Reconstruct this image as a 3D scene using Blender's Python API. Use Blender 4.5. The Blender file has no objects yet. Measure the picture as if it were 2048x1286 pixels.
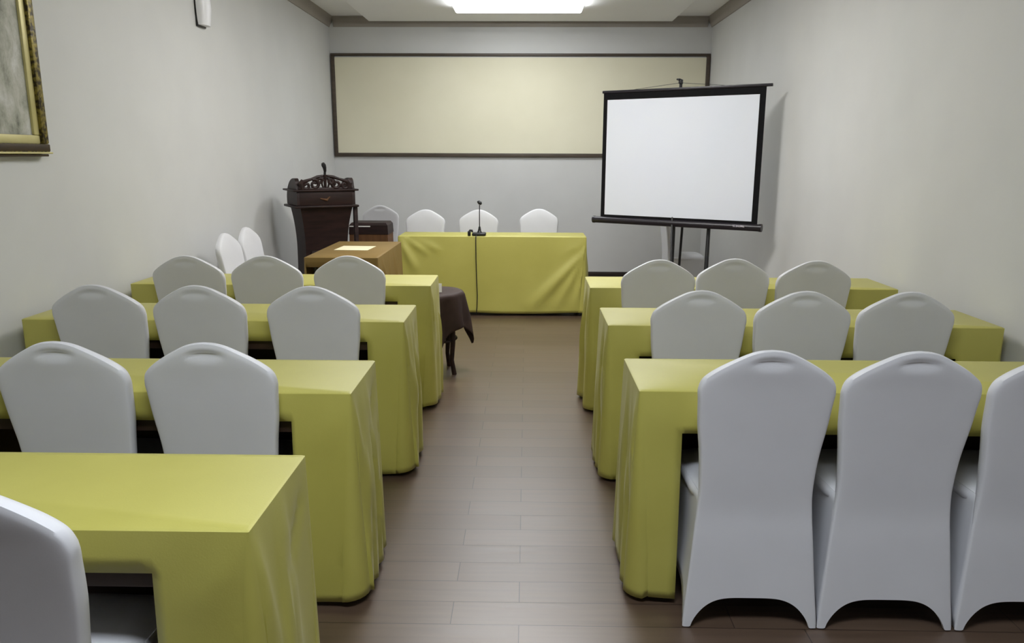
import bpy, bmesh, math, random
from math import pi, sin, cos, radians
from mathutils import Vector, Matrix

C = bpy.context.scene.collection
random.seed(4)

# ------------------------------------------------------------------ materials
def srgb(r, g, b):
    f = lambda c: (c / 12.92 if c <= .04045 else ((c + .055) / 1.055) ** 2.4)
    return (f(r / 255), f(g / 255), f(b / 255), 1)

def base_mat(name, col, rough=.6, metal=0, spec=.5):
    m = bpy.data.materials.new(name); m.use_nodes = True
    b = m.node_tree.nodes['Principled BSDF']
    b.inputs['Base Color'].default_value = col
    b.inputs['Roughness'].default_value = rough
    b.inputs['Metallic'].default_value = metal
    b.inputs['Specular IOR Level'].default_value = spec
    return m, m.node_tree, b

def noise_mat(name, c1, c2, scale, rough=.6, metal=0, spec=.5, bump=0, bscale=None, stretch=(1, 1, 1), detail=4, lo=.35, hi=.65, sheen=0):
    m, nt, b = base_mat(name, c1, rough, metal, spec)
    N, L = nt.nodes, nt.links
    tc = N.new('ShaderNodeTexCoord'); mp = N.new('ShaderNodeMapping')
    mp.inputs['Scale'].default_value = stretch
    L.new(tc.outputs['Object'], mp.inputs['Vector'])
    nz = N.new('ShaderNodeTexNoise'); nz.inputs['Scale'].default_value = scale; nz.inputs['Detail'].default_value = detail
    L.new(mp.outputs['Vector'], nz.inputs['Vector'])
    cr = N.new('ShaderNodeValToRGB')
    cr.color_ramp.elements[0].position = lo; cr.color_ramp.elements[0].color = c1
    cr.color_ramp.elements[1].position = hi; cr.color_ramp.elements[1].color = c2
    L.new(nz.outputs['Fac'], cr.inputs['Fac']); L.new(cr.outputs['Color'], b.inputs['Base Color'])
    if bump:
        n2 = N.new('ShaderNodeTexNoise'); n2.inputs['Scale'].default_value = bscale or scale; n2.inputs['Detail'].default_value = 3
        L.new(mp.outputs['Vector'], n2.inputs['Vector'])
        bp = N.new('ShaderNodeBump'); bp.inputs['Strength'].default_value = bump; bp.inputs['Distance'].default_value = .004
        L.new(n2.outputs['Fac'], bp.inputs['Height']); L.new(bp.outputs['Normal'], b.inputs['Normal'])
    if sheen:
        b.inputs['Sheen Weight'].default_value = sheen; b.inputs['Sheen Roughness'].default_value = .35
    return m

M = {}
M['wall'] = noise_mat('wall_paint', srgb(204, 204, 202), srgb(209, 209, 207), 1.6, .55, spec=.4, bump=.05, bscale=120)
M['ceiling'] = noise_mat('ceiling_paint', srgb(240, 239, 237), srgb(243, 242, 240), 1.2, .7, spec=.3)
M['crown'] = noise_mat('crown_paint', srgb(150, 143, 134), srgb(156, 149, 141), 2, .6, spec=.3)
M['baseboard'] = noise_mat('dark_skirting_wood', srgb(38, 30, 26), srgb(52, 42, 36), 6, .5, stretch=(1, 1, 8))
M['cover'] = noise_mat('white_spandex', srgb(216, 216, 219), srgb(222, 222, 225), 3, .52, spec=.35, bump=.04, bscale=300)
M['cloth'] = noise_mat('olive_yellow_tablecloth', srgb(179, 173, 80), srgb(187, 181, 88), 2.5, .54, spec=.8, sheen=.1, bump=.06, bscale=220)
M['tan'] = noise_mat('golden_brown_cloth', srgb(128, 104, 58), srgb(138, 113, 66), 3, .6, spec=.25, bump=.06, bscale=200)
M['brown_cloth'] = noise_mat('dark_brown_cloth', srgb(52, 37, 33), srgb(62, 45, 41), 8, .6, spec=.3, bump=.1, bscale=90)
M['dark_wood'] = noise_mat('dark_carved_wood', srgb(34, 22, 20), srgb(48, 30, 27), 5, .5, spec=.3, stretch=(1, 1, 6), bump=.1, bscale=30)
M['brown_wood'] = noise_mat('brown_wood', srgb(96, 66, 42), srgb(112, 78, 50), 5, .6, spec=.25, stretch=(6, 6, 1))
M['table_wood'] = noise_mat('dark_table_board', srgb(52, 36, 27), srgb(64, 45, 34), 4, .5, stretch=(1, 8, 1))
M['steel'] = noise_mat('dark_grey_steel', srgb(52, 52, 54), srgb(60, 60, 62), 10, .4, metal=.7)
M['black'] = noise_mat('black_plastic', srgb(16, 15, 17), srgb(22, 21, 24), 12, .42)
M['blackcloth'] = noise_mat('black_screen_border', srgb(14, 13, 16), srgb(19, 18, 21), 30, .8, spec=.2)
M['case'] = noise_mat('black_painted_metal_case', srgb(30, 25, 32), srgb(36, 31, 38), 12, .35)
M['screen'] = noise_mat('matt_white_screen_fabric', srgb(240, 244, 255), srgb(242, 246, 255), 2, .85, spec=.1)
M['board'] = noise_mat('cream_board_fabric', srgb(222, 217, 192), srgb(227, 222, 198), 1.5, .75, spec=.2, bump=.05, bscale=300)
M['frame'] = noise_mat('dark_brown_frame_wood', srgb(68, 58, 48), srgb(80, 69, 58), 4, .5, stretch=(1, 1, 6))
M['gold'] = noise_mat('pale_gold_leaf', srgb(206, 196, 138), srgb(190, 180, 120), 6, .42, metal=.2)
M['ornate'] = noise_mat('ornate_dark_gold', srgb(48, 38, 14), srgb(136, 122, 52), 45, .42, metal=.4, bump=.8, bscale=45, lo=.42, hi=.6)
M['darkgold'] = noise_mat('dark_bronze_edge', srgb(52, 38, 16), srgb(64, 48, 24), 12, .5, spec=.25)
M['shade'] = noise_mat('white_frosted_glass', srgb(236, 236, 240), srgb(240, 240, 244), 3, .35)
M['white'] = noise_mat('white_card', srgb(244, 242, 236), srgb(248, 246, 240), 3, .6)
M['paper'] = noise_mat('cream_paper', srgb(250, 240, 200), srgb(252, 244, 208), 3, .5)
M['badge'] = noise_mat('silver_badge', srgb(90, 84, 96), srgb(225, 220, 228), 90, .4, detail=1)
M['lamp_body'] = noise_mat('white_lamp_metal', srgb(225, 225, 225), srgb(232, 232, 232), 3, .5)

def art_mat():
    m, nt, b = base_mat('grey_abstract_painting', srgb(140, 140, 128), .6)
    N, L = nt.nodes, nt.links
    tc = N.new('ShaderNodeTexCoord')
    n1 = N.new('ShaderNodeTexNoise'); n1.inputs['Scale'].default_value = 6; n1.inputs['Detail'].default_value = 9; n1.inputs['Roughness'].default_value = .68; n1.inputs['Distortion'].default_value = .25
    mp = N.new('ShaderNodeMapping'); mp.inputs['Scale'].default_value = (1, 1.3, .9)
    L.new(tc.outputs['Object'], mp.inputs['Vector']); L.new(mp.outputs['Vector'], n1.inputs['Vector'])
    cr = N.new('ShaderNodeValToRGB'); e = cr.color_ramp.elements
    e[0].position = .3; e[0].color = srgb(88, 90, 80)
    e[1].position = .7; e[1].color = srgb(205, 205, 200)
    q = e.new(.44); q.color = srgb(146, 147, 132)
    q = e.new(.54); q.color = srgb(172, 171, 158)
    L.new(n1.outputs['Fac'], cr.inputs['Fac']); L.new(cr.outputs['Color'], b.inputs['Base Color'])
    return m
M['art'] = art_mat()

def floor_mat():
    m, nt, b = base_mat('grey_brown_plank_floor', (1, 1, 1, 1), .3, spec=.88)
    N, L = nt.nodes, nt.links
    tc = N.new('ShaderNodeTexCoord')
    mp = N.new('ShaderNodeMapping'); mp.inputs['Location'].default_value = (.238, -.025, 0)
    L.new(tc.outputs['Object'], mp.inputs['Vector'])
    br = N.new('ShaderNodeTexBrick')
    br.inputs['Scale'].default_value = 1; br.inputs['Brick Width'].default_value = .92; br.inputs['Row Height'].default_value = .13
    br.inputs['Mortar Size'].default_value = .0016; br.inputs['Mortar Smooth'].default_value = .2
    br.inputs['Color1'].default_value = srgb(88, 70, 56); br.inputs['Color2'].default_value = srgb(99, 81, 67)
    br.inputs['Mortar'].default_value = srgb(46, 36, 31)
    br.offset = .758; br.offset_frequency = 2
    L.new(mp.outputs['Vector'], br.inputs['Vector'])
    nz = N.new('ShaderNodeTexNoise'); nz.inputs['Scale'].default_value = 6; nz.inputs['Detail'].default_value = 8
    m2 = N.new('ShaderNodeMapping'); m2.inputs['Scale'].default_value = (.5, 7, 1)
    L.new(tc.outputs['Object'], m2.inputs['Vector']); L.new(m2.outputs['Vector'], nz.inputs['Vector'])
    cr = N.new('ShaderNodeValToRGB')
    cr.color_ramp.elements[0].position = .3; cr.color_ramp.elements[0].color = (.8, .79, .78, 1)
    cr.color_ramp.elements[1].position = .7; cr.color_ramp.elements[1].color = (1.06, 1.06, 1.06, 1)
    L.new(nz.outputs['Fac'], cr.inputs['Fac'])
    mx = N.new('ShaderNodeMix'); mx.data_type = 'RGBA'; mx.blend_type = 'MULTIPLY'; mx.inputs['Factor'].default_value = 1
    L.new(br.outputs['Color'], mx.inputs['A']); L.new(cr.outputs['Color'], mx.inputs['B'])
    L.new(mx.outputs['Result'], b.inputs['Base Color'])
    r = N.new('ShaderNodeMapRange'); r.inputs['To Min'].default_value = .27; r.inputs['To Max'].default_value = .43
    L.new(nz.outputs['Fac'], r.inputs['Value']); L.new(r.outputs['Result'], b.inputs['Roughness'])
    bp = N.new('ShaderNodeBump'); bp.inputs['Strength'].default_value = .25; bp.inputs['Distance'].default_value = .002; bp.invert = True
    L.new(br.outputs['Fac'], bp.inputs['Height']); L.new(bp.outputs['Normal'], b.inputs['Normal'])
    return m
M['floor'] = floor_mat()

def lamp_mat(name, col, strength):
    m = bpy.data.materials.new(name); m.use_nodes = True
    nt = m.node_tree; nt.nodes.clear()
    e = nt.nodes.new('ShaderNodeEmission'); o = nt.nodes.new('ShaderNodeOutputMaterial')
    e.inputs['Color'].default_value = col; e.inputs['Strength'].default_value = strength
    nt.links.new(e.outputs['Emission'], o.inputs['Surface'])
    return m

# ------------------------------------------------------------------ mesh helpers
class MB:
    def __init__(s): s.v = []; s.f = []
    def add(s, vs, fs):
        o = len(s.v); s.v += [tuple(v) for v in vs]; s.f += [tuple(i + o for i in f) for f in fs]; return s
    def box(s, x0, x1, y0, y1, z0, z1, bev=0, seg=2):
        bm = bmesh.new(); bmesh.ops.create_cube(bm, size=1)
        for v in bm.verts:
            v.co = ((x0 + x1) / 2 + v.co.x * (x1 - x0), (y0 + y1) / 2 + v.co.y * (y1 - y0), (z0 + z1) / 2 + v.co.z * (z1 - z0))
        if bev: bmesh.ops.bevel(bm, geom=bm.edges[:], offset=bev, segments=seg, profile=.5, affect='EDGES')
        return s.bm(bm)
    def bm(s, bm, mat=None):
        bm.verts.ensure_lookup_table(); bm.verts.index_update()
        vs = [(mat @ v.co) if mat else v.co.copy() for v in bm.verts]
        fs = [[v.index for v in f.verts] for f in bm.faces]; bm.free(); return s.add(vs, fs)
    def tube(s, pts, rad, n=12, cap=True):
        pts = [Vector(p) for p in pts]; rs = rad if isinstance(rad, (list, tuple)) else [rad] * len(pts)
        vs = []; fs = []; up = None
        for i, p in enumerate(pts):
            t = (pts[min(i + 1, len(pts) - 1)] - pts[max(i - 1, 0)]).normalized()
            if up is None: up = Vector((0, 0, 1)) if abs(t.z) < .9 else Vector((1, 0, 0))
            a = t.cross(up).normalized(); b = a.cross(t).normalized(); up = b
            for k in range(n):
                q = 2 * pi * k / n; vs.append(p + (a * cos(q) + b * sin(q)) * rs[i])
        for i in range(len(pts) - 1):
            for k in range(n):
                k2 = (k + 1) % n; fs.append((i * n + k, i * n + k2, (i + 1) * n + k2, (i + 1) * n + k))
        if cap:
            fs.append(tuple(range(n - 1, -1, -1))); fs.append(tuple(range((len(pts) - 1) * n, len(pts) * n)))
        return s.add(vs, fs)
    def lathe(s, prof, n=32, c=(0, 0)):
        vs = []; fs = []
        for r, z in prof:
            for k in range(n): vs.append((c[0] + r * cos(2 * pi * k / n), c[1] + r * sin(2 * pi * k / n), z))
        for i in range(len(prof) - 1):
            for k in range(n):
                k2 = (k + 1) % n; fs.append((i * n + k, i * n + k2, (i + 1) * n + k2, (i + 1) * n + k))
        fs.append(tuple(range(n - 1, -1, -1))); fs.append(tuple(range((len(prof) - 1) * n, len(prof) * n)))
        return s.add(vs, fs)
    def prism(s, poly, d0, d1, axis='y'):
        """poly of 2D points extruded along an axis"""
        n = len(poly); vs = []
        for d in (d0, d1):
            for a, b in poly:
                vs.append({'y': (a, d, b), 'x': (d, a, b), 'z': (a, b, d)}[axis])
        fs = [tuple(range(n)), tuple(range(2 * n - 1, n - 1, -1))]
        for i in range(n): fs.append((i, (i + 1) % n, n + (i + 1) % n, n + i))
        return s.add(vs, fs)
    def build(s, name, mat, parent=None, smooth=35, solid=0):
        me = bpy.data.meshes.new(name); me.from_pydata(s.v, [], s.f); me.validate()
        bm = bmesh.new(); bm.from_mesh(me)
        bmesh.ops.remove_doubles(bm, verts=bm.verts[:], dist=1e-5)
        bmesh.ops.recalc_face_normals(bm, faces=bm.faces[:]); bm.to_mesh(me); bm.free()
        me.materials.append(mat)
        if smooth:
            me.polygons.foreach_set('use_smooth', [True] * len(me.polygons))
            try: me.set_sharp_from_angle(angle=radians(smooth))
            except Exception: pass
        o = bpy.data.objects.new(name, me); C.objects.link(o)
        if parent: o.parent = parent
        if solid:
            k = o.modifiers.new('thickness', 'SOLIDIFY'); k.thickness = solid; k.offset = -1
        return o

def tag(o, label, cat, group=None, kind=None):
    o['label'] = label; o['category'] = cat
    if group: o['group'] = group
    if kind: o['kind'] = kind
    return o
def thing(name, label, cat, loc=(0, 0, 0), rz=0, group=None):
    o = bpy.data.objects.new(name, None); C.objects.link(o); o.empty_display_size = .1
    o.location = loc; o.rotation_euler = (0, 0, rz)
    return tag(o, label, cat, group)
def struct(o): o['kind'] = 'structure'; return o
def dup(root, loc, rz, label, group=None):
    r = root.copy(); C.objects.link(r); r.location = loc; r.rotation_euler = (0, 0, rz); r['label'] = label
    if group: r['group'] = group
    for ch in list(root.children):
        c = ch.copy(); C.objects.link(c); c.parent = r
        for g in ch.children:
            d = g.copy(); C.objects.link(d); d.parent = c
    return r
def interp(keys, t):
    """monotone-ish cubic interpolation of (t, value) keys"""
    if t <= keys[0][0]: return keys[0][1]
    if t >= keys[-1][0]: return keys[-1][1]
    for i in range(len(keys) - 1):
        if keys[i][0] <= t <= keys[i + 1][0]: break
    def slope(j):
        if j == 0: return (keys[1][1] - keys[0][1]) / (keys[1][0] - keys[0][0])
        if j == len(keys) - 1: return (keys[j][1] - keys[j - 1][1]) / (keys[j][0] - keys[j - 1][0])
        return (keys[j + 1][1] - keys[j - 1][1]) / (keys[j + 1][0] - keys[j - 1][0])
    h = keys[i + 1][0] - keys[i][0]; x = (t - keys[i][0]) / h
    a, b = keys[i][1], keys[i + 1][1]; m0, m1 = slope(i) * h, slope(i + 1) * h
    return (2*x**3 - 3*x*x + 1) * a + (x**3 - 2*x*x + x) * m0 + (-2*x**3 + 3*x*x) * b + (x**3 - x*x) * m1

# ------------------------------------------------------------------ camera
F, PITCH, YAW, ROLL, H = 1540.9, .2127, .0183, .0036, 1.4904
cam = bpy.data.cameras.new('camera'); co = bpy.data.objects.new('camera', cam); C.objects.link(co)
cam.sensor_width = 36; cam.sensor_fit = 'HORIZONTAL'; cam.lens = F / 2048 * 36; cam.clip_start = .05
co.matrix_world = Matrix.Translation((0, 0, H)) @ Matrix.Rotation(YAW, 4, 'Z') @ Matrix.Rotation(pi / 2 - PITCH, 4, 'X') @ Matrix.Rotation(ROLL, 4, 'Z')
bpy.context.scene.camera = co

# ------------------------------------------------------------------ room shell
XL, XR, YB, YF, ZC = -2.374, 2.176, 9.667, -5.0, 3.09
struct(MB().box(XL - .15, XR + .15, YF - .15, YB + .15, -.12, 0).build('floor', M['floor'], smooth=0))
struct(MB().box(XL - .15, XR + .15, YF - .15, YB + .15, ZC, ZC + .12).build('ceiling', M['ceiling'], smooth=0))
struct(MB().box(XL - .15, XL, YF - .15, YB + .15, 0, ZC).build('wall_left', M['wall'], smooth=0))
struct(MB().box(XR, XR + .15, YF - .15, YB + .15, 0, ZC).build('wall_right', M['wall'], smooth=0))
struct(MB().box(XL, XR, YB, YB + .15, 0, ZC).build('wall_back', M['wall'], smooth=0))
struct(MB().box(XL, XR, YF - .15, YF, 0, ZC).build('wall_front', M['brown_wood'], smooth=0))  # unseen wall behind the camera, dark wood invented to cut bounce on chair backs
def skirting(name, x0, x1, y0, y1): return struct(MB().box(x0, x1, y0, y1, 0, .055, .004).build(name, M['baseboard']))
skirting('baseboard_back', XL, XR, YB - .014, YB)
skirting('baseboard_left', XL, XL + .014, YF, YB - .014)
skirting('baseboard_right', XR - .014, XR, YF, YB - .014)
# dark cove moulding round the top of the walls
def cove(prof_pts, along):
    return prof_pts
CP = [(0, 2.975), (.012, 2.975), (.018, 2.99), (.03, 3.02), (.05, 3.05), (.058, 3.065), (.058, ZC), (0, ZC)]
struct(MB().prism([(XL + a, z) for a, z in CP], YF, YB, 'y').build('trim_1', M['crown']))
struct(MB().prism([(XR - a, z) for a, z in CP], YF, YB, 'y').build('trim_2', M['crown']))
struct(MB().prism([(YB - a, z) for a, z in CP], XL + .058, XR - .058, 'x').build('trim_3', M['crown']))
# dropped flat panel in the middle of the ceiling
struct(MB().box(-1.845, 1.66, YF + .3, 9.42, 3.0, ZC, .006).build('trim_4', M['ceiling']))

# ------------------------------------------------------------------ ceiling lamps
def ceiling_lamp(y, label, col, strength, w=1.31, d=.5):
    t = thing('ceiling_lamp', label, 'lamp', (-.1, y, 3.0), 0, 'ceiling lamps in a line over the aisle')
    MB().box(-w/2 - .012, w/2 + .012, -d/2 - .012, d/2 + .012, -.022, 0, .005).build('housing', M['lamp_body'], t)
    MB().box(-w/2, w/2, -d/2, d/2, -.07, -.0225, .022, 4).build('diffuser', lamp_mat('lit_diffuser', col, strength), t)
    return t
ceiling_lamp(8.25, 'lit white fluorescent ceiling lamp at the top edge of the photo, above the head table', (.93, .965, 1, 1), 20)
ceiling_lamp(5.5, 'lit white ceiling lamp over the aisle behind the farthest rows of tables', (1, .995, .985, 1), 34)
ceiling_lamp(.75, 'cool white lit ceiling lamp over the nearest end of the aisle', (.86, .92, 1, 1), 31)

# ------------------------------------------------------------------ framed board on the back wall
t = thing('wall_board', 'long cream fabric board in a dark brown frame across the back wall', 'board', (0, YB, 0))
bx0, bx1, bz0, bz1, fw = XL + .012, XR - .006, 1.466, 2.675, .045
MB().box(bx0 + fw, bx1 - fw, -.016, -.003, bz0 + fw, bz1 - fw).build('panel', M['board'], t)
m = MB()
m.box(bx0, bx1, -.032, -.002, bz0, bz0 + fw, .005); m.box(bx0, bx1, -.032, -.002, bz1 - .03, bz1, .005)
m.box(bx0, bx0 + fw, -.032, -.002, bz0 + fw, bz1 - .03, .005); m.box(bx1 - fw, bx1, -.032, -.002, bz0 + fw, bz1 - .03, .005)
m.build('frame', M['frame'], t)

# ------------------------------------------------------------------ painting on the left wall
t = thing('framed_painting', 'grey abstract landscape painting in a pale gold frame with ornate dark edge', 'painting', (XL, 3.112, 1.476))
py0, py1, pz1 = -.71, .71, 1.05
def ring(m, y0, y1, z0, z1, w, x0, x1, bev):
    m.box(x0, x1, y0, y1, z0, z0 + w, bev); m.box(x0, x1, y0, y1, z1 - w, z1, bev)
    m.box(x0, x1, y0, y0 + w, z0 + w, z1 - w, bev); m.box(x0, x1, y1 - w, y1, z0 + w, z1 - w, bev)
    return m
MB().box(.004, .014, py0 + .085, py1 - .085, .095, pz1 - .085).build('canvas', M['art'], t)
ring(MB(), py0 + .045, py1 - .045, .058, pz1 - .045, .042, .006, .026, .006).build('liner', M['gold'], t)
ring(MB(), py0, py1, .014, pz1, .046, .003, .04, .006).build('frame', M['ornate'], t)
MB().box(.003, .042, py0, py1, .024, .058, .004).build('bottom_rail', M['darkgold'], t)
MB().box(.003, .05, py0 - .01, py1 + .006, .012, .021, .003).build('bead', M['gold'], t)
MB().box(.003, .04, py0, py1 - .015, 0, .011, .003).build('lower_edge', M['darkgold'], t)

# ------------------------------------------------------------------ wall sconce
t = thing('wall_sconce', 'unlit white glass wall sconce with a dark back plate on the left wall', 'lamp', (XL, 5.86, 2.385))
MB().box(.001, .016, -.075, .075, .0, .36, .006).build('back_plate', M['black'], t)
vs = []; fs = []; nu, nv = 14, 14
for j in range(nv + 1):
    z = .012 + .34 * j / nv; w = .068 + .016 * sin(pi * min(1, j / nv * 1.1)); dp = .052 + .03 * (j / nv) ** .8 if j / nv < .35 else .052 + .03 * .43 - .03 * ((j / nv - .35) / .65) ** 1.5
    for i in range(nu + 1):
        a = pi * i / nu; vs.append((.014 + dp * 1.02 * abs(sin(a)) ** .6, -w * cos(a), z))
for j in range(nv):
    for i in range(nu): a = j * (nu + 1) + i; fs.append((a, a + 1, a + nu + 2, a + nu + 1))
fs.append(tuple(range(nu, -1, -1))); fs.append(tuple(nv * (nu + 1) + i for i in range(nu + 1)))
MB().add(vs, fs).build('glass_shade', M['shade'], t)

# ------------------------------------------------------------------ covered banquet chair
HW = [(0, .212), (.03, .211), (.1, .204), (.25, .191), (.4, .179), (.47, .176), (.58, .182), (.68, .194), (.76, .2), (.8, .204), (.93, .204)]
ZT = [(0, .93), (.15, .927), (.3, .918), (.45, .903), (.6, .886), (.75, .867), (.86, .85), (.93, .836), (.975, .820), (1, .80)]
YC = [(0, -.207), (.1, -.198), (.3, -.181), (.45, -.168), (.6, -.174), (.8, -.203), (.93, -.235)]
TH = [(0, .012), (.35, .016), (.47, .036), (.6, .046), (.85, .046), (.93, .034)]
def hem(q): # q in -1..1 along one side: arched hem that reaches the floor at the corners
    q = min(1, abs(q)); foot = .9
    return .004 if q > foot else .004 + .1 * (1 - (q / foot) ** 4.2) ** .8
def make_backrest(parent):
    nu, nv = 56, 60
    us = [sin(pi / 2 * (-1 + 2 * i / nu)) for i in range(nu + 1)]
    us = [.45 * (-1 + 2 * i / nu) + .55 * u for i, u in enumerate(us)]
    tv = [j / nv for j in range(nv + 1)]
    tv = [.7 * x + .3 * sin(pi / 2 * x) for x in tv]
    P = [[], []]
    for side in (0, 1):
        for j in range(nv + 1):
            for u in us:
                zt = interp(ZT, abs(u)); z0 = hem(u); z = z0 + tv[j] * (zt - z0)
                # column height follows the arch, side profile uses the same height
                x = u * interp(HW, min(z, .93))
                top = tv[j]
                e = (.7 + .3 * max(0., 1 - abs(u) ** 14) ** .5) * (.7 + .3 * max(0., 1 - top ** 30) ** .5)
                th = interp(TH, z) * .5 * e
                y = interp(YC, z) + (th if side else -th)
                # soft fold where the cover bends round the handle hollow near the top
                if side == 0:
                    a = (x / .062) ** 2; dz = (z - .888)
                    if a < 1:
                        hh = .022 * (1 - a) ** .5
                        tt = (dz + hh) / (2 * hh) if hh > 1e-6 else -1
                        if 0 < tt < 1: y += .011 * (1 - a) ** .5 * (tt ** .9 if tt < .8 else .82 * ((1 - tt) / .2) ** .8)
                P[side].append((x, y, z))
    m = MB(); W = nu + 1
    q = [(j * W + i, j * W + i + 1, (j + 1) * W + i + 1, (j + 1) * W + i) for j in range(nv) for i in range(nu)]
    m.add(P[0], q); m.add(P[1], q)
    n = W * (nv + 1)
    m.f += [(i, i + 1, n + i + 1, n + i) for i in range(nu)]
    # rim: a slightly bulging band between rear and front faces
    loop = [j * W for j in range(nv + 1)] + [nv * W + i for i in range(1, W)] + [j * W + W - 1 for j in range(nv - 1, -1, -1)]
    b0 = len(m.v)
    for k in loop:
        a, b = Vector(m.v[k]), Vector(m.v[k + n]); c = (a + b) / 2
        d = Vector((c.x, 0, (c.z - .72) * .8 if c.z > .72 else 0)); d.normalize()
        m.v.append(tuple(c + d * .003))
    for k in range(len(loop) - 1):
        m.f.append((loop[k], loop[k + 1], b0 + k + 1, b0 + k)); m.f.append((b0 + k, b0 + k + 1, loop[k + 1] + n, loop[k] + n))
    return m.build('backrest', M['cover'], parent, smooth=52)
def make_seat(parent):
    vs = []; fs = []; nu, nv = 32, 12
    for j in range(nv + 1):
        a = pi * (j / nv - .5)
        rz = sin(a); rr = abs(cos(a)) ** .35
        for i in range(nu):
            b = 2 * pi * i / nu; c, s_ = cos(b), sin(b)
            x = (abs(c) ** .3) * (1 if c > 0 else -1); y = (abs(s_) ** .3) * (1 if s_ > 0 else -1)
            zz = .428 + .034 * (abs(rz) ** .8) * (1 if rz > 0 else -1)
            vs.append((x * .191 * rr, .03 + y * .182 * rr, zz + (.008 * (1 - (x * rr) ** 2) if rz > 0 else 0)))
    for j in range(nv):
        for i in range(nu): i2 = (i + 1) % nu; fs.append((j * nu + i, j * nu + i2, (j + 1) * nu + i2, (j + 1) * nu + i))
    return MB().add(vs, fs).build('seat', M['cover'], parent, smooth=60)
def make_skirt(parent):
    top = [(-.176, -.17), (-.196, .195), (.196, .195), (.176, -.17)]
    bot = [(-.211, -.2), (-.216, .226), (.216, .226), (.211, -.2)]
    m = MB(); nu, nv = 20, 12
    for k in range(3):
        vs = []; fs = []
        for j in range(nv + 1):
            t = j / nv
            for i in range(nu + 1):
                s_ = i / nu; q = 2 * s_ - 1
                tx = top[k][0] + (top[k + 1][0] - top[k][0]) * s_; ty = top[k][1] + (top[k + 1][1] - top[k][1]) * s_
                bx = bot[k][0] + (bot[k + 1][0] - bot[k][0]) * s_; by = bot[k][1] + (bot[k + 1][1] - bot[k][1]) * s_
                zt = .45; z = zt + (hem(q) - zt) * t; w = ((zt - z) / zt) ** 1.25
                pull = -.012 * sin(pi * s_) * sin(pi * min(1, w * 1.2)) # stretched fabric draws in between the corners
                x = tx + (bx - tx) * w; y = ty + (by - ty) * w
                if k == 0: x -= pull
                elif k == 2: x += pull
                else: y += pull
                vs.append((x, y, z))
        for j in range(nv):
            for i in range(nu): a = j * (nu + 1) + i; fs.append((a, a + 1, a + nu + 2, a + nu + 1))
        m.add(vs, fs)
    return m.build('skirt', M['cover'], parent, smooth=50, solid=.003)
chair0 = thing('banquet_chair', '', 'chair')
make_backrest(chair0); make_seat(chair0); make_skirt(chair0)
used = [False]
def place_chair(ax, ay, rz, label, group):
    """ax, ay: where the top of the backrest stands"""
    off = Matrix.Rotation(rz, 3, 'Z') @ Vector((0, .235, 0))
    loc = (ax + off.x, ay + off.y, 0)
    if not used[0]:
        used[0] = True; chair0.location = loc; chair0.rotation_euler = (0, 0, rz); chair0['label'] = label; chair0['group'] = group; return chair0
    return dup(chair0, loc, rz, label, group)
GL, GR = 'covered chairs at the tables left of the aisle', 'covered chairs at the tables right of the aisle'
place_chair(-1.01, 1.22, 0, 'white covered chair cut by the bottom left corner, at the nearest left table', GL)
for x, l in ((-1.436, 'white covered chair at second left table from the camera, by the photo edge'), (-.975, 'white covered chair at second left table from the camera, nearer the aisle')):
    place_chair(x, 2.25, 0, l, GL)
for x, l in ((-1.892, 'white covered chair at third left table, closest to the left wall'), (-1.442, 'white covered chair at third left table, middle of its three'), (-.937, 'white covered chair at third left table, nearest the aisle')):
    place_chair(x, 3.283, 0, l, GL)
for x, y, l in ((-1.921, 4.28, 'white covered chair at farthest left table, below the two chairs against the wall'), (-1.479, 4.298, 'white covered chair at farthest left table, middle of its three'), (-1.009, 4.312, 'white covered chair at farthest left table, in front of the golden brown side table')):
    place_chair(x, y, 0, l, GL)
for x, l in ((.728, 'white covered chair at nearest right table, beside the aisle, seen down to its feet'), (1.160, 'white covered chair at nearest right table, middle one, seen down to its feet'), (1.6, 'white covered chair at nearest right table, cut by the right edge of the photo')):
    place_chair(x, 2.212, 0, l, GR)
for x, l in ((.746, 'white covered chair at second right table, nearest the aisle'), (1.19, 'white covered chair at second right table, middle of its three'), (1.63, 'white covered chair at second right table, nearest the right wall')):
    place_chair(x, 3.24, 0, l, GR)
for x, y, l in ((.735, 4.224, 'white covered chair at farthest right table, nearest the aisle'), (1.163, 4.286, 'white covered chair at farthest right table, below the projection screen legs'), (1.592, 4.221, 'white covered chair at farthest right table, nearest the right wall')):
    place_chair(x, y, 0, l, GR)
for x, y, l in ((-1.055, 8.1, 'white covered chair behind the head table at its left end'), (-.501, 8.12, 'white covered chair behind the head table, right behind the microphone'), (.132, 8.286, 'white covered chair behind the head table at its right end')):
    place_chair(x, y, pi, l, 'covered chairs behind the head table')
place_chair(-2.187, 5.531, -pi / 2, 'white covered chair with its back to the left wall, the nearer of two', 'covered chairs along the left wall')
place_chair(-2.2, 6.003, -pi / 2, 'white covered chair with its back to the left wall, the one closer to the lectern', 'covered chairs along the left wall')
c1 = place_chair(-1.655, 8.74, 0, 'shaded white covered chair turned towards the back wall, between lectern and head table', None)
if 'group' in c1: del c1['group']
c2 = place_chair(1.44, 8.3, -pi / 2, 'white covered chair seen side on behind the legs of the projection screen', None)
if 'group' in c2: del c2['group']

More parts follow.
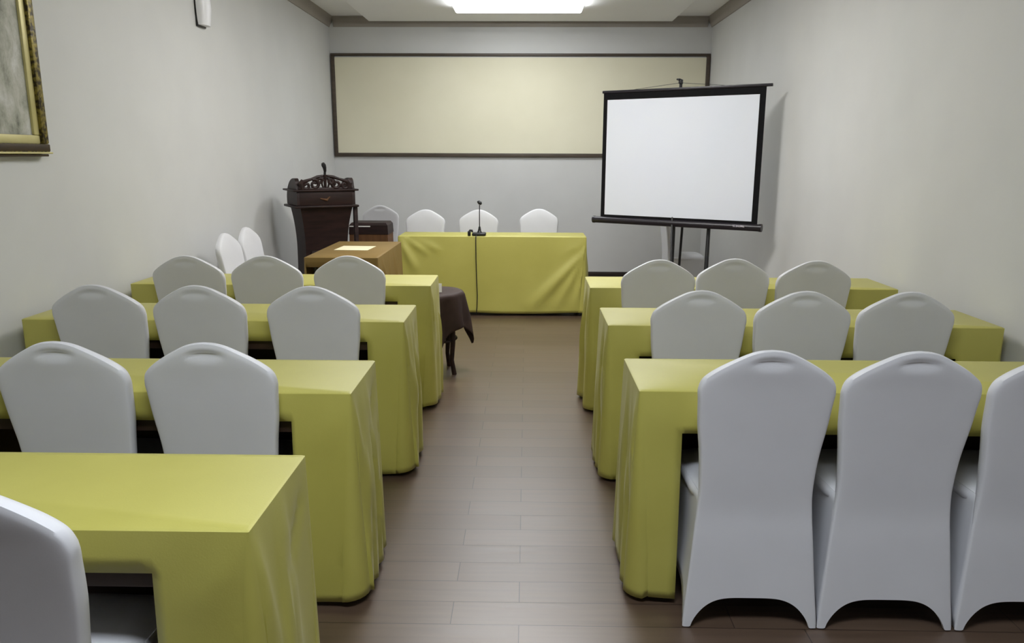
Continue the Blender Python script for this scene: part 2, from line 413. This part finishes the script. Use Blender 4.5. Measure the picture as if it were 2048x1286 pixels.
# ------------------------------------------------------------------ tables and tablecloths
TL, TD, TZ = 1.75, .40, .75
def table(name, label, loc, rz=0, L=TL, D=TD, h=TZ, group=None, mat='table_wood', apron=True):
    t = thing(name, label, 'table', loc, rz, group)
    MB().box(-L/2 + .012, L/2 - .012, -D/2 + .012, D/2 - .012, h - .035, h - .006, .003).build('tabletop', M[mat], t)
    if apron: MB().box(-L/2 + .05, L/2 - .05, D/2 - .02, D/2 - .013, .12, h - .036, .002).build('shade_panel', M[mat], t)  # added dark panel, stands in for the deep shade under the table
    if apron: MB().box(-L/2 + .05, L/2 - .05, -D/2 + .014, -D/2 + .032, h - .14, h - .036, .003).build('apron', M[mat], t)
    for sx in (-1, 1):
        for sy in (-1, 1):
            x, y = sx * (L/2 - .06), sy * (D/2 - .06)
            MB().tube([(x, y, 0), (x, y, h - .035)], .014, 10).build('leg', M['steel'], t)
    return t

def cloth(name, label, loc, seed, L=TL, D=TD, h=TZ, open_front=None, aisle=1, flare=.022, creases=(), mat='cloth', wav=.007, drop=.2, hemz=.022, group=None, open_back=None, cat='tablecloth', swag=True):
    """Cloth over a table. Local x along the table, front side at -y. open_front: (x0, x1) span where the front only hangs by drop."""
    R = random.Random(seed)
    NR = 26; ks = [k / NR for k in range(NR + 1)]
    # put a row exactly at the end of the valance
    kd = min(range(1, NR), key=lambda k: abs(ks[k] - drop / (h - hemz))); ks[kd] = drop / (h - hemz)
    hl, hd = L / 2, D / 2
    S = []  # samples: (x, y, nx, ny, side, s)
    def line(a, b, nx, ny, side):
        ln = math.hypot(b[0] - a[0], b[1] - a[1]); n = max(4, int(ln / .022)); out = []
        for i in range(n + 1): f = i / n; out.append([a[0] + (b[0] - a[0]) * f, a[1] + (b[1] - a[1]) * f, nx, ny, side])
        return out
    corners = [(-hl, -hd), (hl, -hd), (hl, hd), (-hl, hd)]
    norms = [(0, -1), (1, 0), (0, 1), (-1, 0)]
    for k in range(4):
        seg = line(corners[k], corners[(k + 1) % 4], *norms[k], k)
        for lim, sd in ((open_front, 0), (open_back, 2)):
            if lim and k == sd:
                for xs in lim:
                    i = min(range(1, len(seg) - 1), key=lambda i: abs(seg[i][0] - xs)); seg[i][0] = xs
        S += seg
        # corner fan
        n0, n1 = norms[k], norms[(k + 1) % 4]; c = corners[(k + 1) % 4]
        for i in range(1, 6):
            a = pi / 2 * i / 6; nx, ny = n0[0] * cos(a) + n1[0] * sin(a), n0[1] * cos(a) + n1[1] * sin(a)
            S.append([c[0], c[1], nx, ny, 10 + k])
    ph = [R.uniform(0, 6.28) for _ in range(8)]; fr = [R.uniform(7, 12), R.uniform(14, 20), R.uniform(4, 6)]
    end_folds = {1: [], 3: []}
    for sd in (1, 3):
        for c in range(3): end_folds[sd].append((R.uniform(-hd * .9, hd * .9), R.uniform(.022, .045), R.choice((-1, 1, 1)) * R.uniform(.012, .024)))
    vs = []; n = len(S)
    for (x, y, nx, ny, sd) in S:
        cr = .018
        # hang from a slightly rounded table corner
        for j, t in enumerate(ks):
            z = h - .004 - t * (h - .004 - hemz)
            if j == 0: z = h - .004
            o = .003 + flare * t ** .8
            s_ = x if sd in (0, 2) else y
            tt = t ** 1.1
            if sd < 10:
                edge = 1
                o += wav * tt * (sin(fr[0] * s_ + ph[sd]) * .6 + sin(fr[1] * s_ + ph[sd + 2]) * .4)
                if sd in (1, 3):
                    for (c, w, a) in end_folds[sd]:
                        o += a * math.exp(-((s_ - c * (.4 + .6 * t)) / w) ** 2) * min(1, t * 2.2)
                for (csd, x0, z0, x1, z1, w, amp) in creases:
                    if csd != sd: continue
                    dx, dz = x1 - x0, z1 - z0; l2 = dx * dx + dz * dz
                    p = ((s_ - x0) * dx + (z - z0) * dz) / l2; d = abs((s_ - x0) * dz - (z - z0) * dx) / l2 ** .5
                    if -.1 < p < 1.1:
                        pp = max(0, min(1, p)); o += amp * math.exp(-(d / (w * (.5 + pp))) ** 2) * (sin(pi * (.08 + .92 * pp)) ** .7 if pp < 1 else 0) * min(1, t * 8)
            else:
                o += .006 * tt                              # corners stand out a little
            zz = z
            if j > kd: zz = z + .006 * tt * sin(fr[2] * s_ + ph[5])
            # draw the corner in as it falls, which rounds the hem
            k_in = .05 * t ** .7
            px = max(-hl + k_in, min(hl - k_in, x)); py = max(-hd + k_in, min(hd - k_in, y))
            oo = o + k_in
            vs.append((px + nx * oo, py + ny * oo, zz))
    NRR = NR + 1; fs = []
    def opened(i):
        x, y, nx, ny, sd = S[i]; x2 = S[(i + 1) % n][0]
        if sd == 0 and S[(i + 1) % n][4] == 0 and open_front: return open_front[0] - 1e-4 <= min(x, x2) and max(x, x2) <= open_front[1] + 1e-4
        if sd == 2 and S[(i + 1) % n][4] == 2 and open_back: return open_back[0] - 1e-4 <= min(x, x2) and max(x, x2) <= open_back[1] + 1e-4
        return False
    for i in range(n):
        i2 = (i + 1) % n; lim = kd if opened(i) else NR
        for j in range(lim): fs.append((i * NRR + j, i * NRR + j + 1, i2 * NRR + j + 1, i2 * NRR + j))
    # top: inner ring then one flat face
    base = len(vs)
    for (x, y, nx, ny, sd) in S: vs.append((x + nx * 0 - (math.copysign(.004, x) if abs(abs(x) - hl) < 1e-6 else 0), y - (math.copysign(.004, y) if abs(abs(y) - hd) < 1e-6 else 0), h))
    for i in range(n): i2 = (i + 1) % n; fs.append((i * NRR, i2 * NRR, base + i2, base + i))
    fs.append(tuple(base + i for i in range(n)))
    o = MB().add(vs, fs).build(name, M[mat], None, smooth=50, solid=.002)
    o.location = loc
    return tag(o, label, cat, group)

rows_l = [(1.419, .2), (2.336, .19), (3.412, .165), (4.404, .19)]
rows_r = [(2.394, .14), (3.377, .14), (4.379, .14)]
ord_l = ['nearest to the camera', 'second from the camera', 'third from the camera', 'farthest from the camera']
GT, GC = 'conference tables in rows', 'olive yellow tablecloths in rows'
XAL, XAR = -.5576, .3717
for i, (y, pw) in enumerate(rows_l):
    cx = XAL - TL / 2; cy = y + TD / 2
    table('conference_table', 'narrow table under olive cloth, left of the aisle, ' + ord_l[i], (cx, cy, 0), 0, group=GT)
    cl = cloth('tablecloth', 'olive yellow tablecloth left of the aisle, ' + ord_l[i], (cx, cy, 0), 11 + i, open_front=(-TL/2 + .2, TL/2 - pw), group=GC, drop=.092,
          creases=[(0, TL/2 - .005, .745, TL/2 - .12, .55, .022, .006), (1, -TD/2 + .01, .74, -TD/2 + .1, .3, .03, .012), (1, TD/2 - .02, .70, -.02, .52, .02, -.01), (1, .0, .74, .05, .1, .02, .012)])
ord_r = ['nearest to the camera', 'second from the camera', 'farthest from the camera']
for i, (y, pw) in enumerate(rows_r):
    cx = XAR + TL / 2; cy = y + TD / 2
    table('conference_table', 'narrow table under olive cloth right of the aisle, ' + ord_r[i], (cx, cy, 0), 0, group=GT)
    cloth('tablecloth', 'olive tablecloth right of the aisle, ' + ord_r[i], (cx, cy, 0), 31 + i, open_front=(-TL/2 + pw, TL/2 - .2), group=GC, drop=.14,
          creases=[(0, -TL/2 + .005, .745, -TL/2 + .1, .6, .02, .005), (3, -TD/2 + .02, .74, -TD/2 + .09, .3, .03, .01), (3, .06, .7, .03, .1, .02, .012)])
# head table
hx = -1.195 + TL / 2
table('head_table', 'table under olive cloth standing across the far end of the aisle', (hx, 7.167 + TD/2, 0), 0, apron=False)
cloth('tablecloth', 'olive yellow tablecloth hanging to the floor in front of the head table, under the microphone', (hx, 7.167 + TD/2, 0), 51, hemz=.03, wav=.004,
      creases=[(0, -TL/2 + .01, .745, -TL/2 + .16, .42, .028, .026), (0, -TL/2 + .03, .745, -TL/2 + .3, .58, .022, .018), (0, -TL/2 + .12, .75, -TL/2 + .42, .6, .018, .015),
               (0, TL/2 - .01, .745, TL/2 - .22, .57, .02, .008), (0, TL/2 - .01, .72, TL/2 - .12, .6, .015, .008),
               (0, TL/2 - .02, .6, TL/2 - .55, .04, .045, .034), (0, TL/2 - .02, .55, TL/2 - .28, .06, .03, .024), (0, TL/2 - .01, .5, TL/2 - .1, .06, .02, .02)])

# small side table with a golden brown cloth beside the lectern
sx, sy, SL, SD = -1.365, 6.155, .54, 1.07
table('side_table', 'small table under a golden brown cloth between lectern and head table', (sx, sy, 0), 0, L=SL, D=SD, group=None, apron=False)
cloth('tablecloth', 'golden brown tablecloth on the small table beside the lectern', (sx, sy, 0), 77, L=SL, D=SD, mat='tan', open_front=(-SL/2 + .004, SL/2 - .06), drop=.07, wav=.006,
      creases=[(1, -.4, .74, -.1, .3, .03, .012), (1, .2, .74, .35, .2, .03, .01)])
o = MB().box(-.135, .135, -.14, .14, .0005, .003).build('paper_sheet', M['paper']); o.location = (-1.38, 6.18, .7505); o.rotation_euler = (0, 0, -.05)
tag(o, 'cream sheet of paper lying on the golden brown cloth', 'paper')

# ------------------------------------------------------------------ lectern
t = thing('lectern', 'dark carved wooden lectern in the far left corner', 'lectern', (-1.93, 7.25, 0), radians(30))
def row_body(rows):
    """rows: (z, half width, front y, back y) -> closed loft"""
    vs = []; fs = []
    for z, w, f, b in rows: vs += [(-w, f, z), (w, f, z), (w, b, z), (-w, b, z)]
    for j in range(len(rows) - 1):
        for i in range(4): i2 = (i + 1) % 4; fs.append((j*4 + i, j*4 + i2, j*4 + 4 + i2, j*4 + 4 + i))
    fs.append((3, 2, 1, 0)); n = len(rows) * 4 - 4; fs.append((n, n + 1, n + 2, n + 3)); return vs, fs
rows = []
for k in range(25):
    u = k / 24; z = .1 + .915 * u
    rows.append((z, .195 + .045 * max(0, (u - .55) / .45) ** 2 + .015 * (1 - u) ** 3, -.15 - .06 * max(0, (u - .5) / .5) ** 2, .17))
MB().add(*row_body(rows)).build('body', M['dark_wood'], t, smooth=25)
m = MB(); m.box(-.25, .25, -.2, .2, 0, .06, .008); m.box(-.225, .225, -.18, .19, .06, .1, .01); m.build('plinth', M['dark_wood'], t)
m = MB()
m.box(-.15, .15, -.166, -.150, .2, .62, .01); m.box(-.12, .12, -.174, -.160, .24, .58, .008)
m.build('front_panel', M['dark_wood'], t)
MB().box(-.295, .295, -.245, .2, 1.015, 1.036, .007).build('lower_moulding', M['dark_wood'], t)
MB().box(-.243, .243, -.218, .18, 1.036, 1.165, .004).build('reading_box', M['dark_wood'], t)
MB().box(-.30, .30, -.235, .19, 1.163, 1.18, .006).build('upper_moulding', M['dark_wood'], t)
MB().tube([(-.06, -.222, 1.10), (.0, -.224, 1.085), (.03, -.223, 1.115)], [.004, .012, .004], 8).build('carved_boss', M['brown_wood'], t)
# scrolled side cheeks
def cheek(x0, x1):
    poly = [(.17, 1.04), (.172, 1.08)]
    for i in range(21):
        a = pi / 2 * i / 20; poly.append((.172 - .3 * (1 - cos(a)), 1.08 + .2 * sin(a)))
    for i in range(1, 13):
        a = pi / 2 * i / 12; poly.append((-.128 - .06 * sin(a), 1.22 + .06 * cos(a)))
    poly += [(-.215, 1.165), (-.215, 1.04)]
    return MB().prism(poly, x0, x1, 'x').build('side_cheek', M['dark_wood'], t)
cheek(-.268, -.232); cheek(.232, .268)
# carved crest: scrolls, beads and leaves with gaps
m = MB()
def scroll(cx, cz, r, turns, dirn, rad=.017, start=0):
    pts = []; N = 22
    for i in range(N + 1):
        f = i / N; a = start + dirn * 2 * pi * turns * f; rr = r * (1 - .75 * f); pts.append((cx + rr * cos(a), -.2, cz + rr * sin(a)))
    m.tube(pts, [rad * (1 - .35 * i / N) for i in range(N + 1)], 8)
for s_ in (-1, 1):
    scroll(s_ * .175, 1.215, .04, 1.3, -s_, start=pi / 2); scroll(s_ * .1, 1.225, .045, 1.3, s_, start=pi / 2 + .4)
    scroll(s_ * .05, 1.255, .028, 1.1, -s_, start=0)
    m.tube([(s_ * .24, -.2, 1.185), (s_ * .2, -.2, 1.25), (s_ * .13, -.2, 1.27), (s_ * .07, -.2, 1.29), (s_ * .02, -.2, 1.3)], [.016, .018, .012, .016, .012], 8)
    m.tube([(s_ * .018, -.2, 1.18), (s_ * .034, -.2, 1.235), (s_ * .02, -.2, 1.285)], [.008, .01, .01], 8)
    m.tube([(s_ * .215, -.2, 1.18), (s_ * .225, -.2, 1.235), (s_ * .205, -.2, 1.265)], [.022, .026, .014], 8)
m.tube([(0, -.2, 1.18), (0, -.2, 1.25), (0, -.2, 1.31)], [.01, .012, .02], 8)
m.tube([(-.25, -.2, 1.186), (.25, -.2, 1.186)], .012, 8)
m.build('carved_crest', M['dark_wood'], t)
MB().box(.256, .292, -.205, -.165, 0, 1.016, .004).build('support_post', M['dark_wood'], t)

t = thing('microphone', 'short black microphone standing up from the carved top of the lectern', 'microphone', (-1.848, 7.13, 1.181), 0)
MB().lathe([(.035, 0), (.035, .012), (.014, .02)], 20).build('base', M['black'], t)
MB().tube([(0, 0, .018), (0, 0, .1), (.004, 0, .16)], [.012, .013, .011], 12).build('stem', M['black'], t)
MB().tube([(.006, 0, .155), (.004, -.005, .19), (-.002, -.012, .215), (-.006, -.02, .232)], [.012, .017, .021, .014], 14).build('head', M['black'], t)

# side cabinet seen behind the lectern post
t = thing('side_cabinet', 'low dark brown wooden cabinet behind the right side of the lectern', 'cabinet', (-1.6, 7.95, 0))
MB().add(*row_body([(0, .2, -.16, .16), (.70, .195, -.16, .16)])).build('body', M['brown_wood'], t, smooth=0)
MB().add(*row_body([(.70, .2, -.165, .165), (.79, .195, -.16, .16), (.815, .175, -.14, .15)])).build('top', M['dark_wood'], t, smooth=0)
MB().box(-.19, .02, -.168, -.162, .775, .785, .001).build('pale_strip', M['white'], t)

# ------------------------------------------------------------------ stool with brown cloth
t = thing('round_stool', 'round dark wooden stool under a dark brown cloth beside the far left table', 'stool', (-.635, 5.23, 0))
MB().lathe([(.17, .535), (.185, .545), (.185, .565), (.175, .572)], 40).build('seat', M['dark_wood'], t)
for k in range(4):
    a = pi / 4 + k * pi / 2 + .25; c, s_ = cos(a), sin(a)
    MB().tube([(.135 * c, .135 * s_, .54), (.15 * c, .15 * s_, .40), (.155 * c, .155 * s_, .22), (.145 * c, .145 * s_, .1), (.165 * c, .165 * s_, 0)], [.024, .024, .018, .015, .017], 10).build('leg', M['dark_wood'], t)
m = MB(); m.tube([(.15 * cos(a), .15 * sin(a), .24) for a in [2 * pi * i / 24 for i in range(25)]], .009, 8, cap=False); m.build('stretcher', M['dark_wood'], t)
vs = []; fs = []; n, rr = 96, 22; R = .2
for j in range(rr + 1):
    for i in range(n):
        a = 2 * pi * i / n
        # square cloth: corners hang lower
        half = .42; ext = half / max(abs(cos(a + .55)), abs(sin(a + .55)))
        ln = ext - .185; f = j / rr
        if f < .2: r = R * f / .2 * .97; z = .5765
        else:
            g = (f - .2) / .8; hang = ln * g
            fold = sin(a * 8 + .6) * .022 * min(1, hang * 5) + sin(a * 3 + 1) * .012 * g
            r = R * .97 + .012 * min(1, g * 12) + .035 * g + fold; z = .5765 - max(0, hang - .004)
        vs.append((r * cos(a), r * sin(a), z))
for j in range(rr):
    for i in range(n): i2 = (i + 1) % n; fs.append((j * n + i, j * n + i2, (j + 1) * n + i2, (j + 1) * n + i))
o = MB().add(vs, fs).build('stool_cloth', M['brown_cloth'], None, smooth=60, solid=.002); o.location = (-.635, 5.23, 0)
tag(o, 'dark brown cloth draped over the round stool, one corner hanging low', 'cloth')
o = MB().prism([(-.014, 0), (.014, 0), (.003, .058), (-.003, .058)], -.04, .04, 'x').build('card', M['white']); o.location = (-.612, 5.15, .579); o.rotation_euler = (0, 0, .1)
tag(o, 'small white folded card standing on the dark brown stool cloth', 'card')

# ------------------------------------------------------------------ microphone on the head table
t = thing('microphone', 'black gooseneck desk microphone on the front edge of the head table', 'microphone', (-.445, 7.225, TZ + .001))
MB().box(-.064, .066, -.045, .055, 0, .03, .013, 3).build('base', M['black'], t)
MB().tube([(.005, 0, .025), (.005, 0, .042), (.006, 0, .06), (.006, 0, .085)], [.03, .017, .013, .009], 14).build('collar', M['black'], t)
MB().tube([(.006, 0, .08), (.006, 0, .2), (.007, 0, .285)], .0045, 8).build('gooseneck', M['black'], t)
MB().tube([(-.012, .0, .315), (.0, -.004, .312), (.014, -.008, .302), (.024, -.012, .292)], [.008, .017, .018, .009], 14).build('head', M['black'], t)
MB().box(.0, .03, -.03, .0, .02, .026, .003).build('switch', M['steel'], t)
pts = [(-.02, -.04, .008), (-.024, -.06, .005), (-.024, -.079, -.004), (-.024, -.092, -.05), (-.023, -.098, -.2), (-.018, -.103, -.4), (-.012, -.108, -.55), (-.016, -.112, -.66), (-.022, -.113, -.728)]
sm = []
for i in range(len(pts) - 1):
    for k in range(4):
        f = k / 4; sm.append(tuple(pts[i][c] + (pts[i+1][c] - pts[i][c]) * f for c in range(3)))
sm.append(pts[-1])
MB().tube(sm, .0045, 8).build('cable', M['black'], t)
t = thing('pocket_receiver', 'small black receiver lying left of the desk microphone base', 'receiver', (-.535, 7.2, TZ + .001))
MB().box(-.014, .014, -.015, .02, 0, .045, .006, 3).build('body', M['black'], t)
MB().tube([(0, 0, .04), (.01, 0, .052), (.026, 0, .05), (.032, 0, .034)], [.009, .011, .011, .007], 10).build('clip', M['black'], t)

# ------------------------------------------------------------------ tripod projection screen
xl, yl, xr, yr = .715, 7.5, 1.985, 6.7
wd = math.hypot(xr - xl, yr - yl); ang = math.atan2(yr - yl, xr - xl)
t = thing('projection_screen', 'white projection screen with black border on a black tripod', 'screen', ((xl + xr) / 2, (yl + yr) / 2, 0), ang)
z0, z1 = .905, 2.067; hw = wd / 2
scr = MB().box(-hw, hw, -.002, .002, z0 - .01, z1 - .01).build('border', M['blackcloth'], t, smooth=0)
MB().box(-hw + .042, hw - .05, -.006, -.0022, z0 + .032, z1 - .072).build('white_surface', M['screen'], scr, smooth=0)
m = MB(); m.box(-hw - .012, hw + .05, -.012, .014, z1 - .012, z1 + .012, .004); m.build('top_bar', M['case'], t)
m = MB(); m.tube([(-hw - .075, 0, z0 - .02), (hw + .035, 0, z0 - .02)], .031, 20); m.tube([(-hw - .08, 0, z0 - .02), (-hw - .06, 0, z0 - .02)], .034, 20); m.tube([(hw + .02, 0, z0 - .02), (hw + .042, 0, z0 - .02)], .034, 20)
case = m.build('roller_case', M['case'], t)
MB().box(hw - .2, hw - .1, -.0335, -.0305, z0 - .02, z0 - .002, .001).build('badge', M['badge'], case)
ht = Vector((-.02, .05)); 
MB().tube([(-.02, .05, .45), (-.02, .05, z1 + .05)], .013, 12).build('mast', M['black'], t)
m = MB(); m.box(-.032, -.008, .02, .075, z1 + .045, z1 + .085, .005); m.box(-.045, -.015, .0, .055, z1 + .075, z1 + .09, .005); m.build('top_hook', M['black'], t)
m = MB(); m.tube([(-.45, .004, z1 + .012), (-.02, .045, z1 + .055), (.4, .004, z1 + .012)], .0018, 6); m.build('hanging_wire', M['steel'], t)
for path in ([(-.02, .035, 1.0), (-.02, .0, .93), (.12, -.3, .03)], [(.005, .06, 1.0), (.295, .09, .93), (.315, .02, .5), (.35, -.14, .03)], [(.0, .07, 1.0), (.035, .12, .93), (-.1, .4, .03)]):
    lg = MB().tube(path, .012 if path[1][0] < .1 else .019, 10).build('leg', M['black'], t)
    MB().lathe([(.016, 0), (.018, .01), (.014, .045)], 12, path[-1][:2]).build('rubber_foot', M['black'], lg)
MB().tube([(-.02, .05, .96), (-.02, .05, 1.04)], .03, 14).build('collar', M['black'], t)

# ------------------------------------------------------------------ world and view
w = bpy.data.worlds.new('world'); bpy.context.scene.world = w; w.use_nodes = True
w.node_tree.nodes['Background'].inputs['Color'].default_value = (.6, .65, .7, 1); w.node_tree.nodes['Background'].inputs['Strength'].default_value = .1
vs_ = bpy.context.scene.view_settings
bpy.context.scene.display_settings.display_device = 'sRGB'
vs_.view_transform = 'Standard'; vs_.look = 'None'; vs_.exposure = 0; vs_.gamma = 1; vs_.use_curve_mapping = False
